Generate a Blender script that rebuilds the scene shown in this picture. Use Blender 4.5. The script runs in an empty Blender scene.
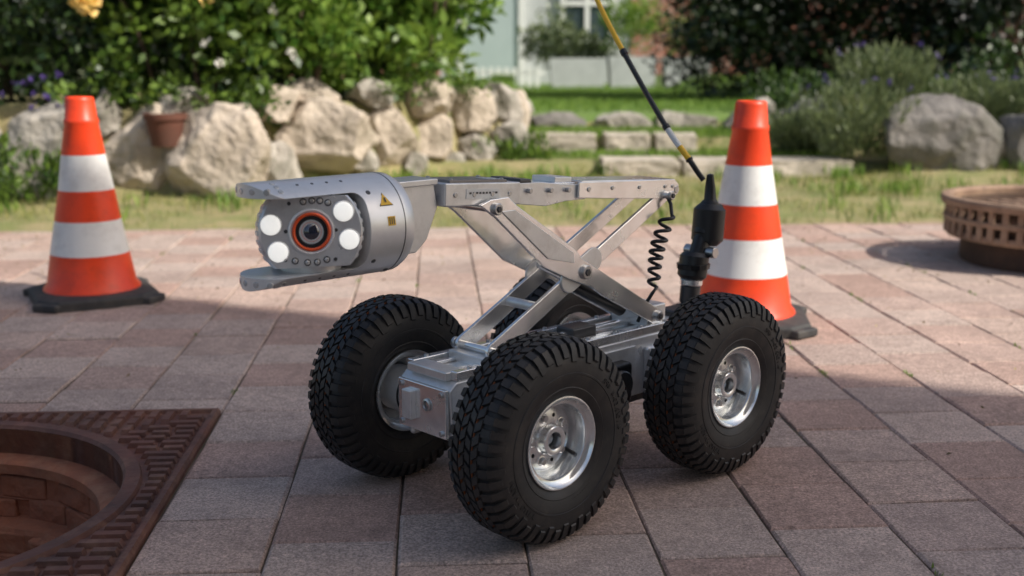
import bpy, bmesh, math, random
import numpy as np
from mathutils import Vector, Matrix, noise
random.seed(7); rng=np.random.default_rng(7)
S=bpy.context.scene
C=bpy.context.collection
S.view_settings.view_transform='Standard'; S.view_settings.look='None'; S.view_settings.exposure=0

# ------------------------------------------------------------ materials
def mat(name,col,rough=.5,metal=0,col2=None,nscale=8,bump=0,bscale=40,bdist=.002,attr=False,emit=None,spec=None,
        dirt=None,translucent=0,coat=0,rvar=0):
    m=bpy.data.materials.new(name); m.use_nodes=True
    nt=m.node_tree; N=nt.nodes; L=nt.links
    b=N['Principled BSDF']; out=N['Material Output']
    b.inputs['Base Color'].default_value=(*col,1); b.inputs['Roughness'].default_value=rough
    b.inputs['Metallic'].default_value=metal
    if spec is not None: b.inputs['Specular IOR Level'].default_value=spec
    if coat: b.inputs['Coat Weight'].default_value=coat
    tc=N.new('ShaderNodeTexCoord')
    csock=None
    if col2 is not None:
        mix=N.new('ShaderNodeMix'); mix.data_type='RGBA'
        mix.inputs[6].default_value=(*col,1); mix.inputs[7].default_value=(*col2,1)
        if attr:
            a=N.new('ShaderNodeAttribute'); a.attribute_name='rnd'
            L.new(a.outputs['Fac'],mix.inputs[0])
        else:
            nz=N.new('ShaderNodeTexNoise'); nz.inputs['Scale'].default_value=nscale; nz.inputs['Detail'].default_value=8
            nz.inputs['Roughness'].default_value=.65
            L.new(tc.outputs['Object'],nz.inputs['Vector'])
            r=N.new('ShaderNodeMapRange'); r.inputs[1].default_value=.35; r.inputs[2].default_value=.65
            L.new(nz.outputs['Fac'],r.inputs[0]); L.new(r.outputs[0],mix.inputs[0])
        csock=mix.outputs[2]
    if dirt is not None:
        dcol,dsc,amt=dirt
        n2=N.new('ShaderNodeTexNoise'); n2.inputs['Scale'].default_value=dsc; n2.inputs['Detail'].default_value=10; n2.inputs['Roughness'].default_value=.75
        L.new(tc.outputs['Object'],n2.inputs['Vector'])
        r2=N.new('ShaderNodeMapRange'); r2.inputs[1].default_value=.48; r2.inputs[2].default_value=.75; r2.inputs[4].default_value=amt
        L.new(n2.outputs['Fac'],r2.inputs[0])
        mx=N.new('ShaderNodeMix'); mx.data_type='RGBA'
        mx.inputs[6].default_value=(*col,1); mx.inputs[7].default_value=(*dcol,1)
        if csock: L.new(csock,mx.inputs[6])
        L.new(r2.outputs[0],mx.inputs[0]); csock=mx.outputs[2]
    if csock: L.new(csock,b.inputs['Base Color'])
    if rvar:
        n3=N.new('ShaderNodeTexNoise'); n3.inputs['Scale'].default_value=25; n3.inputs['Detail'].default_value=6
        L.new(tc.outputs['Object'],n3.inputs['Vector'])
        r3=N.new('ShaderNodeMapRange'); r3.inputs[1].default_value=.3; r3.inputs[2].default_value=.7
        r3.inputs[3].default_value=rough-rvar; r3.inputs[4].default_value=rough+rvar
        L.new(n3.outputs['Fac'],r3.inputs[0]); L.new(r3.outputs[0],b.inputs['Roughness'])
    if bump:
        nb=N.new('ShaderNodeTexNoise'); nb.inputs['Scale'].default_value=bscale; nb.inputs['Detail'].default_value=8
        L.new(tc.outputs['Object'],nb.inputs['Vector'])
        bp=N.new('ShaderNodeBump'); bp.inputs['Strength'].default_value=bump; bp.inputs['Distance'].default_value=bdist
        L.new(nb.outputs['Fac'],bp.inputs['Height']); L.new(bp.outputs[0],b.inputs['Normal'])
    if emit:
        b.inputs['Emission Color'].default_value=(*emit[0],1); b.inputs['Emission Strength'].default_value=emit[1]
    if translucent:
        t=N.new('ShaderNodeBsdfTranslucent'); t.inputs[0].default_value=(*[min(1,c*1.6) for c in col],1)
        if csock: L.new(csock,t.inputs[0])
        ms=N.new('ShaderNodeMixShader'); ms.inputs[0].default_value=translucent
        L.new(b.outputs[0],ms.inputs[1]); L.new(t.outputs[0],ms.inputs[2]); L.new(ms.outputs[0],out.inputs[0])
    return m

M={}
M['alu']=mat('aluminium_anodised',(.80,.80,.79),.34,.55,col2=(.68,.68,.675),nscale=14,bump=.15,bscale=300,bdist=.0004,dirt=((.34,.30,.26),22,.45),rvar=.08)
M['aluhead']=mat('aluminium_head',(.78,.78,.77),.36,.45,bump=.12,bscale=500,bdist=.0003,rvar=.06,dirt=((.45,.43,.40),30,.3))
M['alubright']=mat('aluminium_bright',(.92,.92,.91),.22,.8,bump=.1,bscale=200,bdist=.0004,rvar=.08,dirt=((.38,.34,.28),18,.4))
M['zinc']=mat('zinc_rim',(.84,.87,.87),.22,.8,col2=(.70,.72,.73),nscale=30,rvar=.08,bump=.1,bscale=120,bdist=.0005,dirt=((.35,.3,.25),25,.4))
M['rubber']=mat('tyre_rubber',(.014,.014,.015),.55,0,col2=(.024,.022,.021),nscale=18,bump=.3,bscale=150,bdist=.0005,dirt=((.085,.068,.055),35,.4),rvar=.08)
M['black']=mat('black_plastic',(.012,.012,.013),.38,0,rvar=.08,bump=.1,bscale=200,bdist=.0004)
M['darkmetal']=mat('dark_metal',(.09,.09,.092),.4,.7)
M['darkplate']=mat('dark_plate',(.24,.22,.20),.45,.3)
M['steel']=mat('steel_bolt',(.5,.5,.5),.3,.9)
M['hole']=mat('black_void',(.004,.004,.004),.9)
M['led']=mat('led_diffuser',(.92,.92,.88),.35,0,emit=((1,.98,.92),.6))
M['ledsm']=mat('led_small',(.55,.55,.53),.15,.3)
M['orange_ring']=mat('orange_ring',(.80,.10,.02),.35,.2)
M['glass']=mat('lens_glass',(.008,.012,.03),.04,0,spec=.9,coat=1)
M['yellow']=mat('yellow_sticker',(.85,.5,.02),.45)
M['copper']=mat('orange_mark',(.30,.09,.03),.6)
M['cableY']=mat('cable_yellow',(.85,.50,.02),.45)
M['white']=mat('white_mark',(.75,.75,.72),.5)
M['coneO']=mat('cone_orange',(.92,.072,.012),.42,0,col2=(.80,.055,.012),nscale=12,dirt=((.25,.05,.03),20,.4),bump=.1,bscale=80)
M['coneW']=mat('cone_white',(.84,.84,.81),.4,0,dirt=((.42,.39,.35),18,.5),bump=.1,bscale=60)
M['coneB']=mat('cone_base_rubber',(.03,.03,.032),.75,0,col2=(.05,.048,.045),nscale=20,bump=.4,bscale=90,dirt=((.15,.13,.11),15,.5))

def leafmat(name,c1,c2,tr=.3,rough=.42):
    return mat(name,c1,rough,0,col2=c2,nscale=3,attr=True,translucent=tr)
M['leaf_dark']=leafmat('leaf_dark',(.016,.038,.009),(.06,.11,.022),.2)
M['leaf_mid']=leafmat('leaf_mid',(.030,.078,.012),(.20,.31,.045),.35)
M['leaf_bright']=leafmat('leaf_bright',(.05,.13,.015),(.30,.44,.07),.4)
M['leaf_hedge']=leafmat('leaf_hedge',(.006,.016,.005),(.022,.042,.011),0)
M['leaf_grey']=leafmat('leaf_grey',(.06,.09,.04),(.22,.27,.11),.25)
M['leaf_red']=leafmat('leaf_red',(.05,.03,.02),(.12,.05,.03),.2)
M['grassb']=leafmat('grass_blade',(.10,.17,.025),(.44,.40,.14),.25,.6)
M['lawnb']=leafmat('lawn_blade',(.07,.17,.018),(.26,.38,.06),.3,.6)
M['litter']=leafmat('dry_litter',(.10,.07,.03),(.40,.32,.16),.1,.7)
M['petal_w']=mat('petal_white',(.8,.78,.7),.6,translucent=.2)
M['petal_y']=mat('petal_yellow',(.85,.6,.22),.6,translucent=.2)
M['petal_v']=mat('petal_violet',(.10,.06,.26),.6,translucent=.2)
M['bark']=mat('bark',(.08,.055,.035),.9,bump=.6,bscale=30,bdist=.01)
M['stone']=mat('wall_stone',(.62,.53,.43),.9,0,col2=(.42,.35,.28),nscale=5,bump=1,bscale=18,bdist=.035,dirt=((.15,.13,.08),7,.8))
M['stone2']=mat('wall_stone_grey',(.48,.44,.38),.9,0,col2=(.28,.25,.22),nscale=6,bump=1,bscale=18,bdist=.035,dirt=((.09,.10,.05),6,.9))
M['stone3']=mat('boulder_stone',(.24,.22,.20),.9,0,col2=(.14,.13,.12),nscale=5,bump=1,bscale=12,bdist=.04,dirt=((.07,.075,.045),6,.85))
M['slab']=mat('step_slab_stone',(.56,.49,.40),.9,0,col2=(.40,.35,.29),nscale=7,bump=.8,bscale=25,bdist=.015,dirt=((.15,.15,.08),6,.7))
M['terracotta']=mat('terracotta',(.15,.05,.03),.8,col2=(.10,.045,.03),bump=.3)
M['planter']=mat('planter_grey',(.55,.56,.57),.6,col2=(.47,.48,.49))
M['winglass']=mat('window_glass',(.05,.07,.08),.08,0,spec=.8)
M['paintwhite']=mat('paint_white',(.78,.78,.76),.5)
M['teal']=mat('paint_pale_grey_green',(.44,.52,.52),.5,col2=(.40,.48,.48),nscale=2)
M['render']=mat('grey_render',(.50,.52,.52),.8,col2=(.43,.45,.45),nscale=2)
M['roof']=mat('roof_tile',(.16,.07,.05),.7,col2=(.1,.05,.04),bump=.5,bscale=6,bdist=.03)
M['iron']=mat('rusty_iron',(.20,.085,.062),.68,.3,col2=(.10,.055,.045),nscale=9,bump=.6,bscale=70,bdist=.003,dirt=((.38,.21,.14),14,.7))
M['rust']=mat('rust_ring',(.36,.13,.065),.85,.1,col2=(.18,.07,.045),nscale=7,bump=.8,bscale=35,bdist=.008,dirt=((.45,.27,.16),9,.6))
M['shaft']=mat('shaft_masonry',(.34,.125,.065),.92,0,col2=(.18,.078,.05),nscale=6,bump=1,bscale=20,bdist=.02,dirt=((.48,.33,.19),6,.75))
M['silt']=mat('silt',(.58,.45,.28),.95,0,col2=(.42,.32,.19),nscale=10,bump=.8,bscale=30,bdist=.01)
M['tan']=mat('weathered_wood_tan',(.40,.27,.18),.8,0,col2=(.24,.15,.10),nscale=12,bump=.5,bscale=50,bdist=.003,dirt=((.10,.065,.05),16,.75))
M['basketdark']=mat('basket_dark',(.06,.038,.028),.85,0,col2=(.11,.065,.042),nscale=12,bump=.5,bscale=50,bdist=.003)

def paver_mat():
    m=bpy.data.materials.new('concrete_paver'); m.use_nodes=True
    nt=m.node_tree;N=nt.nodes;L=nt.links;b=N['Principled BSDF']
    tc=N.new('ShaderNodeTexCoord')
    a=N.new('ShaderNodeAttribute'); a.attribute_name='rnd'
    cr=N.new('ShaderNodeValToRGB')
    e=cr.color_ramp.elements
    e[0].position=0; e[0].color=(.425,.285,.232,1)
    e[1].position=1; e[1].color=(.56,.425,.355,1)
    for p,c in ((.2,(.48,.325,.265)),(.4,(.46,.355,.305)),(.6,(.52,.37,.30)),(.8,(.49,.385,.33))):
        x=e.new(p); x.color=(*c,1)
    L.new(a.outputs['Fac'],cr.inputs[0])
    def nz(sc,det,ro,a0,a1,b0,b1):
        n1=N.new('ShaderNodeTexNoise'); n1.inputs['Scale'].default_value=sc; n1.inputs['Detail'].default_value=det; n1.inputs['Roughness'].default_value=ro
        L.new(tc.outputs['Object'],n1.inputs['Vector'])
        r1=N.new('ShaderNodeMapRange'); r1.inputs[1].default_value=a0; r1.inputs[2].default_value=a1; r1.inputs[3].default_value=b0; r1.inputs[4].default_value=b1
        L.new(n1.outputs['Fac'],r1.inputs[0]); return n1,r1
    n1,r1=nz(2.6,9,.75,.3,.7,.74,1.16)
    n2,r2=nz(260,3,.85,.3,.7,.35,1.65)
    n4,r4=nz(60,6,.8,.3,.7,.70,1.25)
    mu=N.new('ShaderNodeMath'); mu.operation='MULTIPLY'; L.new(r1.outputs[0],mu.inputs[0]); L.new(r2.outputs[0],mu.inputs[1])
    mu2=N.new('ShaderNodeMath'); mu2.operation='MULTIPLY'; L.new(mu.outputs[0],mu2.inputs[0]); L.new(r4.outputs[0],mu2.inputs[1])
    vm=N.new('ShaderNodeVectorMath'); vm.operation='SCALE'; L.new(cr.outputs[0],vm.inputs[0]); L.new(mu2.outputs[0],vm.inputs['Scale'])
    n3,r3=nz(11,10,.78,.50,.74,0,.68)
    mx=N.new('ShaderNodeMix'); mx.data_type='RGBA'; mx.inputs[7].default_value=(.20,.145,.12,1)
    L.new(vm.outputs[0],mx.inputs[6]); L.new(r3.outputs[0],mx.inputs[0]); L.new(mx.outputs[2],b.inputs['Base Color'])
    b.inputs['Roughness'].default_value=.8
    bp=N.new('ShaderNodeBump'); bp.inputs['Strength'].default_value=.8; bp.inputs['Distance'].default_value=.002
    L.new(n2.outputs['Fac'],bp.inputs['Height']); L.new(bp.outputs[0],b.inputs['Normal'])
    return m
M['paver']=paver_mat()
M['joint']=mat('joint_sand',(.16,.12,.09),.95,0,col2=(.10,.08,.055),nscale=30,bump=.8,bscale=200,bdist=.003,dirt=((.06,.08,.025),5,.7))

def ground_mat(name,cg,cs,sc):
    return mat(name,cg,.95,0,col2=cs,nscale=sc,bump=.8,bscale=60,bdist=.01,dirt=((.42,.33,.2),9,.6))
M['gground']=ground_mat('soil_and_grass',(.16,.19,.055),(.32,.26,.13),5)
M['lawn']=mat('lawn_ground',(.09,.17,.03),.95,0,col2=(.14,.21,.05),nscale=2)
M['far']=mat('far_ground',(.08,.11,.035),.95,0,col2=(.12,.12,.05),nscale=.5)

def brick_mat():
    m=bpy.data.materials.new('brick_wall'); m.use_nodes=True
    nt=m.node_tree;N=nt.nodes;L=nt.links;b=N['Principled BSDF']
    tc=N.new('ShaderNodeTexCoord'); mp=N.new('ShaderNodeMapping'); mp.inputs['Rotation'].default_value=(math.radians(90),0,0)
    L.new(tc.outputs['Object'],mp.inputs[0])
    br=N.new('ShaderNodeTexBrick'); br.inputs['Scale'].default_value=1; br.inputs['Brick Width'].default_value=.25; br.inputs['Row Height'].default_value=.075
    br.inputs['Mortar Size'].default_value=.006
    br.inputs['Color1'].default_value=(.42,.17,.12,1); br.inputs['Color2'].default_value=(.32,.12,.09,1); br.inputs['Mortar'].default_value=(.4,.37,.33,1)
    L.new(mp.outputs[0],br.inputs[0]); L.new(br.outputs[0],b.inputs['Base Color']); b.inputs['Roughness'].default_value=.9
    return m
M['brick']=brick_mat()

# ------------------------------------------------------------ helpers
def link(o,parent=None):
    C.objects.link(o)
    if parent: o.parent=parent
    return o
def empty(name,loc=(0,0,0),rz=0):
    e=bpy.data.objects.new(name,None); e.location=loc; e.rotation_euler=(0,0,rz); e.empty_display_size=.1
    C.objects.link(e); return e
def mesh(name,v,f,mats,parent=None,smooth=False,mi=None,loc=None,bevel=0,rot=None,seg=2):
    me=bpy.data.meshes.new(name); me.from_pydata([tuple(p) for p in v],[],[tuple(q) for q in f]); me.update()
    if not isinstance(mats,(list,tuple)): mats=[mats]
    for m in mats: me.materials.append(m)
    if mi is not None: me.polygons.foreach_set('material_index',mi)
    if smooth: me.polygons.foreach_set('use_smooth',[True]*len(me.polygons))
    o=bpy.data.objects.new(name,me)
    if loc: o.location=loc
    if rot: o.rotation_euler=rot
    link(o,parent)
    if bevel:
        b=o.modifiers.new('b','BEVEL'); b.width=bevel; b.segments=seg; b.limit_method='ANGLE'; b.angle_limit=math.radians(35)
        me.polygons.foreach_set('use_smooth',[True]*len(me.polygons))
        b.harden_normals=True
    return o
def box(name,c,s,m,parent=None,bevel=.001,rot=None):
    x,y,z=[k/2 for k in s]
    v=[(-x,-y,-z),(x,-y,-z),(x,y,-z),(-x,y,-z),(-x,-y,z),(x,-y,z),(x,y,z),(-x,y,z)]
    f=[(0,3,2,1),(4,5,6,7),(0,1,5,4),(1,2,6,5),(2,3,7,6),(3,0,4,7)]
    return mesh(name,v,f,m,parent,loc=c,bevel=bevel,rot=rot)
def align(d):
    return Vector(d).normalized().to_track_quat('Z','Y').to_matrix()
def lathe(name,prof,m,parent=None,origin=(0,0,0),axis=(0,0,1),n=48,smooth=True,mis=None,sharp=35):
    R=align(axis); O=Vector(origin); v=[];f=[];mi=[]
    k=len(prof)
    for i in range(n):
        a=2*math.pi*i/n; ca,sa=math.cos(a),math.sin(a)
        for r,z in prof: v.append(O+R@Vector((r*ca,r*sa,z)))
    for i in range(n):
        j=(i+1)%n
        for q in range(k-1):
            f.append((i*k+q,j*k+q,j*k+q+1,i*k+q+1)); mi.append(mis[q] if mis else 0)
    o=mesh(name,v,f,m,parent,smooth=smooth,mi=mi)
    bm=bmesh.new(); bm.from_mesh(o.data); bmesh.ops.remove_doubles(bm,verts=bm.verts,dist=1e-6)
    bmesh.ops.recalc_face_normals(bm,faces=bm.faces)
    for e in bm.edges:
        if len(e.link_faces)==2 and e.calc_face_angle(0)>math.radians(sharp): e.smooth=False
    bm.to_mesh(o.data); bm.free()
    return o
def cyl(name,p0,p1,r,m,parent=None,bev=.001,n=32,r2=None):
    p0=Vector(p0);p1=Vector(p1); L=(p1-p0).length; r2=r if r2 is None else r2
    b=min(bev,r*.4,L*.3)
    return lathe(name,[(0,0),(r-b,0),(r,b),(r2,L-b),(r2-b,L),(0,L)],m,parent,p0,p1-p0,n)
def extr(name,poly,y0,y1,m,parent=None,bevel=.001):
    n=len(poly); v=[(x,y0,z) for x,z in poly]+[(x,y1,z) for x,z in poly]
    f=[tuple(range(n)),tuple(range(2*n-1,n-1,-1))]+[(i,i+n,(i+1)%n+n,(i+1)%n) for i in range(n)]
    o=mesh(name,v,f,m,parent,bevel=bevel)
    bm=bmesh.new(); bm.from_mesh(o.data); bmesh.ops.recalc_face_normals(bm,faces=bm.faces); bm.to_mesh(o.data); bm.free()
    return o
def tube(name,pts,r,m,parent=None,res=6):
    cu=bpy.data.curves.new(name,'CURVE'); cu.dimensions='3D'; cu.bevel_depth=r; cu.bevel_resolution=res; cu.use_fill_caps=True
    sp=cu.splines.new('POLY'); sp.points.add(len(pts)-1)
    for i,p in enumerate(pts): sp.points[i].co=(*p,1)
    sp.use_smooth=True
    cu.materials.append(m); o=bpy.data.objects.new(name,cu); link(o,parent); return o
def catmull(P,n=10):
    P=[Vector(p) for p in P]; P=[2*P[0]-P[1]]+P+[2*P[-1]-P[-2]]; out=[]
    for i in range(1,len(P)-2):
        for k in range(n):
            t=k/n; a,b,c,d=P[i-1:i+3]
            out.append(.5*((2*b)+(c-a)*t+(2*a-5*b+4*c-d)*t*t+(3*b-a-3*c+d)*t**3))
    out.append(P[-2]); return out
def boolean(o,cut,op):
    md=o.modifiers.new('bool','BOOLEAN'); md.object=cut; md.operation=op; md.solver='EXACT'
def bake(o):
    dg=bpy.context.evaluated_depsgraph_get(); dg.update()
    me=bpy.data.meshes.new_from_object(o.evaluated_get(dg)); o.modifiers.clear(); o.data=me
    me.polygons.foreach_set('use_smooth',[True]*len(me.polygons))
    bm=bmesh.new(); bm.from_mesh(me)
    for e in bm.edges:
        e.smooth = not (len(e.link_faces)==2 and e.calc_face_angle(0)>math.radians(32))
    bm.to_mesh(me); bm.free()

# ------------------------------------------------------------ camera / light
cam=bpy.data.cameras.new('camera'); co=bpy.data.objects.new('camera',cam); C.objects.link(co); S.camera=co
cam.sensor_width=36; cam.lens=1155/1024*36; cam.clip_end=1500; cam.clip_start=.02
co.location=(0,0,.6); co.rotation_euler=(math.radians(90-11.26),0,0)
cam.dof.use_dof=True; cam.dof.focus_distance=1.55; cam.dof.aperture_fstop=4.0

SAZ=math.radians(-26); SEL=math.radians(42)
sd=Vector((math.cos(SAZ)*math.cos(SEL),math.sin(SAZ)*math.cos(SEL),math.sin(SEL)))
sl=bpy.data.lights.new('sun','SUN'); sl.energy=5; sl.angle=math.radians(.5); sl.color=(1,.95,.87)
so=bpy.data.objects.new('sun',sl); C.objects.link(so); so.rotation_euler=sd.to_track_quat('Z','Y').to_euler(); so.location=(6,-3,8)
w=bpy.data.worlds.new('World'); S.world=w; w.use_nodes=True
sky=w.node_tree.nodes.new('ShaderNodeTexSky'); sky.sky_type='NISHITA'; sky.sun_disc=False
sky.sun_elevation=SEL; sky.sun_rotation=math.radians(116); sky.air_density=1; sky.dust_density=3.5; sky.ozone_density=.6
w.node_tree.links.new(sky.outputs[0],w.node_tree.nodes['Background'].inputs[0])
w.node_tree.nodes['Background'].inputs[1].default_value=.14

# ------------------------------------------------------------ paving
PA=math.radians(3.8); PO=(-.501,1.916)
ux=(math.cos(PA),math.sin(PA)); uy=(-math.sin(PA),math.cos(PA))
def pw(a,b): return (PO[0]+a*ux[0]+b*uy[0],PO[1]+a*ux[1]+b*uy[1])
PV=[];PF=[];PR=[]
def paver(a0,a1,b0,b1,shade):
    g=.0014; ch=.003
    a0+=g;a1-=g;b0+=g;b1-=g
    if a1-a0<.02 or b1-b0<.02: return
    dz=random.gauss(0,.0009); tx=random.gauss(0,.005); ty=random.gauss(0,.005)
    ca,cb=(a0+a1)/2,(b0+b1)/2
    i=len(PV)
    for (x,y,z) in ((a0,b0,-.05),(a1,b0,-.05),(a1,b1,-.05),(a0,b1,-.05),
                    (a0,b0,-ch),(a1,b0,-ch),(a1,b1,-ch),(a0,b1,-ch),
                    (a0+ch,b0+ch,0),(a1-ch,b0+ch,0),(a1-ch,b1-ch,0),(a0+ch,b1-ch,0)):
        if z>-.04: z+=dz+(x-ca)*tx+(y-cb)*ty; x+=random.gauss(0,.0007); y+=random.gauss(0,.0007)
        p=pw(x,y); PV.append((p[0],p[1],z))
    fs=[(8,9,10,11)]
    for k in range(4):
        l=(k+1)%4; fs.append((k,l,4+l,4+k)); fs.append((4+k,4+l,8+l,8+k))
    for f in fs: PF.append(tuple(i+q for q in f)); PR.append(shade)
W=.16; Lp=.16
for i in range(-38,46):
    a0=i*W; st=(i%2)*Lp/2+random.uniform(-.003,.003)
    for j in range(-27,15):
        b0=j*Lp+st; b1=b0+Lp
        if b0>2.2: continue
        b1=min(b1,2.2)
        segs=[(b0,b1)]
        if -5<=i<0:
            segs=[]
            for (lo,hi) in ((b0,min(b1,-.8)),(max(b0,0),b1)):
                if hi-lo>.02: segs.append((lo,hi))
        for lo,hi in segs: paver(a0,a0+W,lo,hi,random.random())
po=mesh('paving',PV,PF,M['paver'])
at=po.data.attributes.new('rnd','FLOAT','FACE'); at.data.foreach_set('value',PR)

def ringsheet(name,z,ext,m,hole):
    xs=[ext[0],hole[0],hole[1],ext[1]]; ys=[ext[2],hole[2],hole[3],ext[3]]
    v=[(*pw(x,y),z) for y in ys for x in xs]; f=[]
    for r in range(3):
        for c in range(3):
            if r==1 and c==1: continue
            f.append((r*4+c,r*4+c+1,r*4+c+5,r*4+c+4))
    return mesh(name,v,f,m)
H=(-.79,-.01,-.79,-.01)
ringsheet('paving_joint_sand',-.0045,(-6.07,7.35,-4.3,2.205),M['joint'],H)
ringsheet('ground',-.06,(-400,400,-400,600),M['far'],H)

# ------------------------------------------------------------ manhole (frame + shaft)
mh=empty('manhole_frame',(*pw(-.4,-.4),0),PA)
n=96; v=[];f=[]
RH=.325
for i in range(n):
    a=2*math.pi*i/n+math.pi/4; c,s=math.cos(a),math.sin(a)
    k=.398/max(abs(c),abs(s))
    for r,z in ((k,-.05),(k,.003),(k*.992,.009),(k*.972,.009),(k*.968,.003),(.352,.003),(.349,.0095),(RH+.004,.0095),(RH,.004),(RH,-.05)):
        v.append((r*c,r*s,z))
K=10
for i in range(n):
    j=(i+1)%n
    for q in range(K-1): f.append((i*K+q,j*K+q,j*K+q+1,i*K+q+1))
mesh('frame',v,f,M['iron'],mh)
v=[];f=[]
def addbox(v,f,c,s,ang=0,z0=0):
    i=len(v); ca,sa=math.cos(ang),math.sin(ang)
    for (k,t) in ((1,z0),(.82,z0+s[2])):
        for x,y in ((-1,-1),(1,-1),(1,1),(-1,1)):
            X=x*s[0]/2*k;Y=y*s[1]/2*k
            v.append((c[0]+X*ca-Y*sa,c[1]+X*sa+Y*ca,t))
    f+= [(i+4,i+5,i+6,i+7)]+[(i+k,i+(k+1)%4,i+4+(k+1)%4,i+4+k) for k in range(4)]
for side in range(4):
    A=side*math.pi/2
    t=-.37
    while t<.371:
        far=.383
        near=max(.356,math.sqrt(max(0,.358**2-t*t)),abs(t)+.004) if abs(t)>.15 else .354
        if abs(t)>.05: near=max(abs(t)+.004,math.sqrt(max(0,.358**2-t*t)))
        if far-near>.01:
            nsp=max(1,int((far-near)/.034))
            for q in range(nsp):
                xx=near+(far-near)*(q+.5)/nsp; y=t
                X=xx*math.cos(A)-y*math.sin(A);Y=xx*math.sin(A)+y*math.cos(A)
                if math.hypot(X,Y)>.362: addbox(v,f,(X,Y),((far-near)/nsp-.005,.015,.008),A,.003)
        t+=.0255
mesh('frame_ribs',v,f,M['iron'],mh)
def wob(o,amp,sc):
    for q in o.data.vertices:
        p=q.co; d=Vector((p.x,p.y,0))
        if d.length>1e-3:
            d.normalize(); k=amp*(math.sin(p.z*sc*3+math.atan2(p.y,p.x)*9)+math.sin(math.atan2(p.y,p.x)*23+p.z*sc)+random.uniform(-1,1))
            p.x+=d.x*k;p.y+=d.y*k
lathe('rim_seat',[(RH,.003),(RH,-.038),(.296,-.040),(.290,-.044),(.290,-.060),(.303,-.064)],M['rust'],mh,n=96)
o=lathe('adjusting_rings',[(.303,-.064),(.303,-.10),(.297,-.104),(.303,-.108),(.303,-.135),(.262,-.138),(.256,-.145),(.256,-.18),(.250,-.184),(.256,-.188),(.256,-.215),(.225,-.222),(.222,-.25),(.232,-.26),(.24,-.62)],M['shaft'],mh,n=120)
wob(o,.0016,60)
v=[];f=[]
for zz,rr,cnt in ((-.083,.300,18),(-.121,.300,20),(-.163,.253,17),(-.203,.253,18)):
    for i in range(cnt):
        if random.random()<.25: continue
        a=2*math.pi*(i+(.5 if int(zz*1000)%2 else 0))/cnt+random.uniform(-.03,.03)
        wd=2*math.pi*rr/cnt*random.uniform(.7,.93); r0=rr-random.uniform(.001,.009); h=.034
        i0=len(v)
        for r in (r0,rr+.01):
            for t,z in ((-1,-1),(1,-1),(1,1),(-1,1)):
                v.append(((r)*math.cos(a)-t*wd/2*math.sin(a),(r)*math.sin(a)+t*wd/2*math.cos(a),zz+z*h/2+random.uniform(-.003,.003)))
        f+=[(i0,i0+1,i0+2,i0+3)]+[(i0+k,i0+4+k,i0+4+(k+1)%4,i0+(k+1)%4) for k in range(4)]
mesh('shaft_bricks',v,f,M['shaft'],mh,bevel=.004)
o=lathe('shaft_floor',[(0,-.285),(.05,-.286),(.1,-.283),(.15,-.275),(.2,-.262),(.235,-.25)],M['silt'],mh,n=64)
wob(o,.002,30)

# ------------------------------------------------------------ slatted basket
mc=empty('slatted_wooden_planter',(1.63,3.42,0),.3)
lathe('lower_ring',[(.18,0),(.265,0),(.27,.01),(.268,.07),(.25,.078),(.18,.08)],M['basketdark'],mc,n=64)
lathe('body',[(0,.075),(.27,.08),(.285,.088),(.300,.17),(.290,.172),(.28,.10),(0,.098)],M['basketdark'],mc,n=64)
lathe('top_ring',[(.314,.170),(.331,.172),(.335,.188),(.330,.196),(.308,.196),(.302,.188),(.304,.170),(.314,.170)],M['tan'],mc,n=64)
lathe('middle_ring',[(.300,.126),(.322,.124),(.325,.130),(.324,.138),(.304,.14)],M['tan'],mc,n=64)
lathe('bottom_rim',[(.290,.078),(.310,.076),(.315,.086),(.312,.096),(.295,.096)],M['tan'],mc,n=64)
v=[];f=[]
for i in range(48):
    a=2*math.pi*i/48+random.uniform(-.01,.01); addbox(v,f,(.315*math.cos(a),.315*math.sin(a)),(.010,.021,.098),a,.085)
mesh('outer_slats',v,f,M['tan'],mc,bevel=.0015)
v=[];f=[]
for k in range(-5,6):
    x=k*.052; Lh=math.sqrt(.295**2-x*x)
    addbox(v,f,(x,0),(.028,2*Lh,.02),0,.140)
for k in (-3,0,3):
    x=k*.052; Lh=math.sqrt(.295**2-x*x); addbox(v,f,(0,x),(2*Lh,.02,.035),0,.122)
mesh('grid_slats',v,f,M['tan'],mc,bevel=.002)

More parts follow.
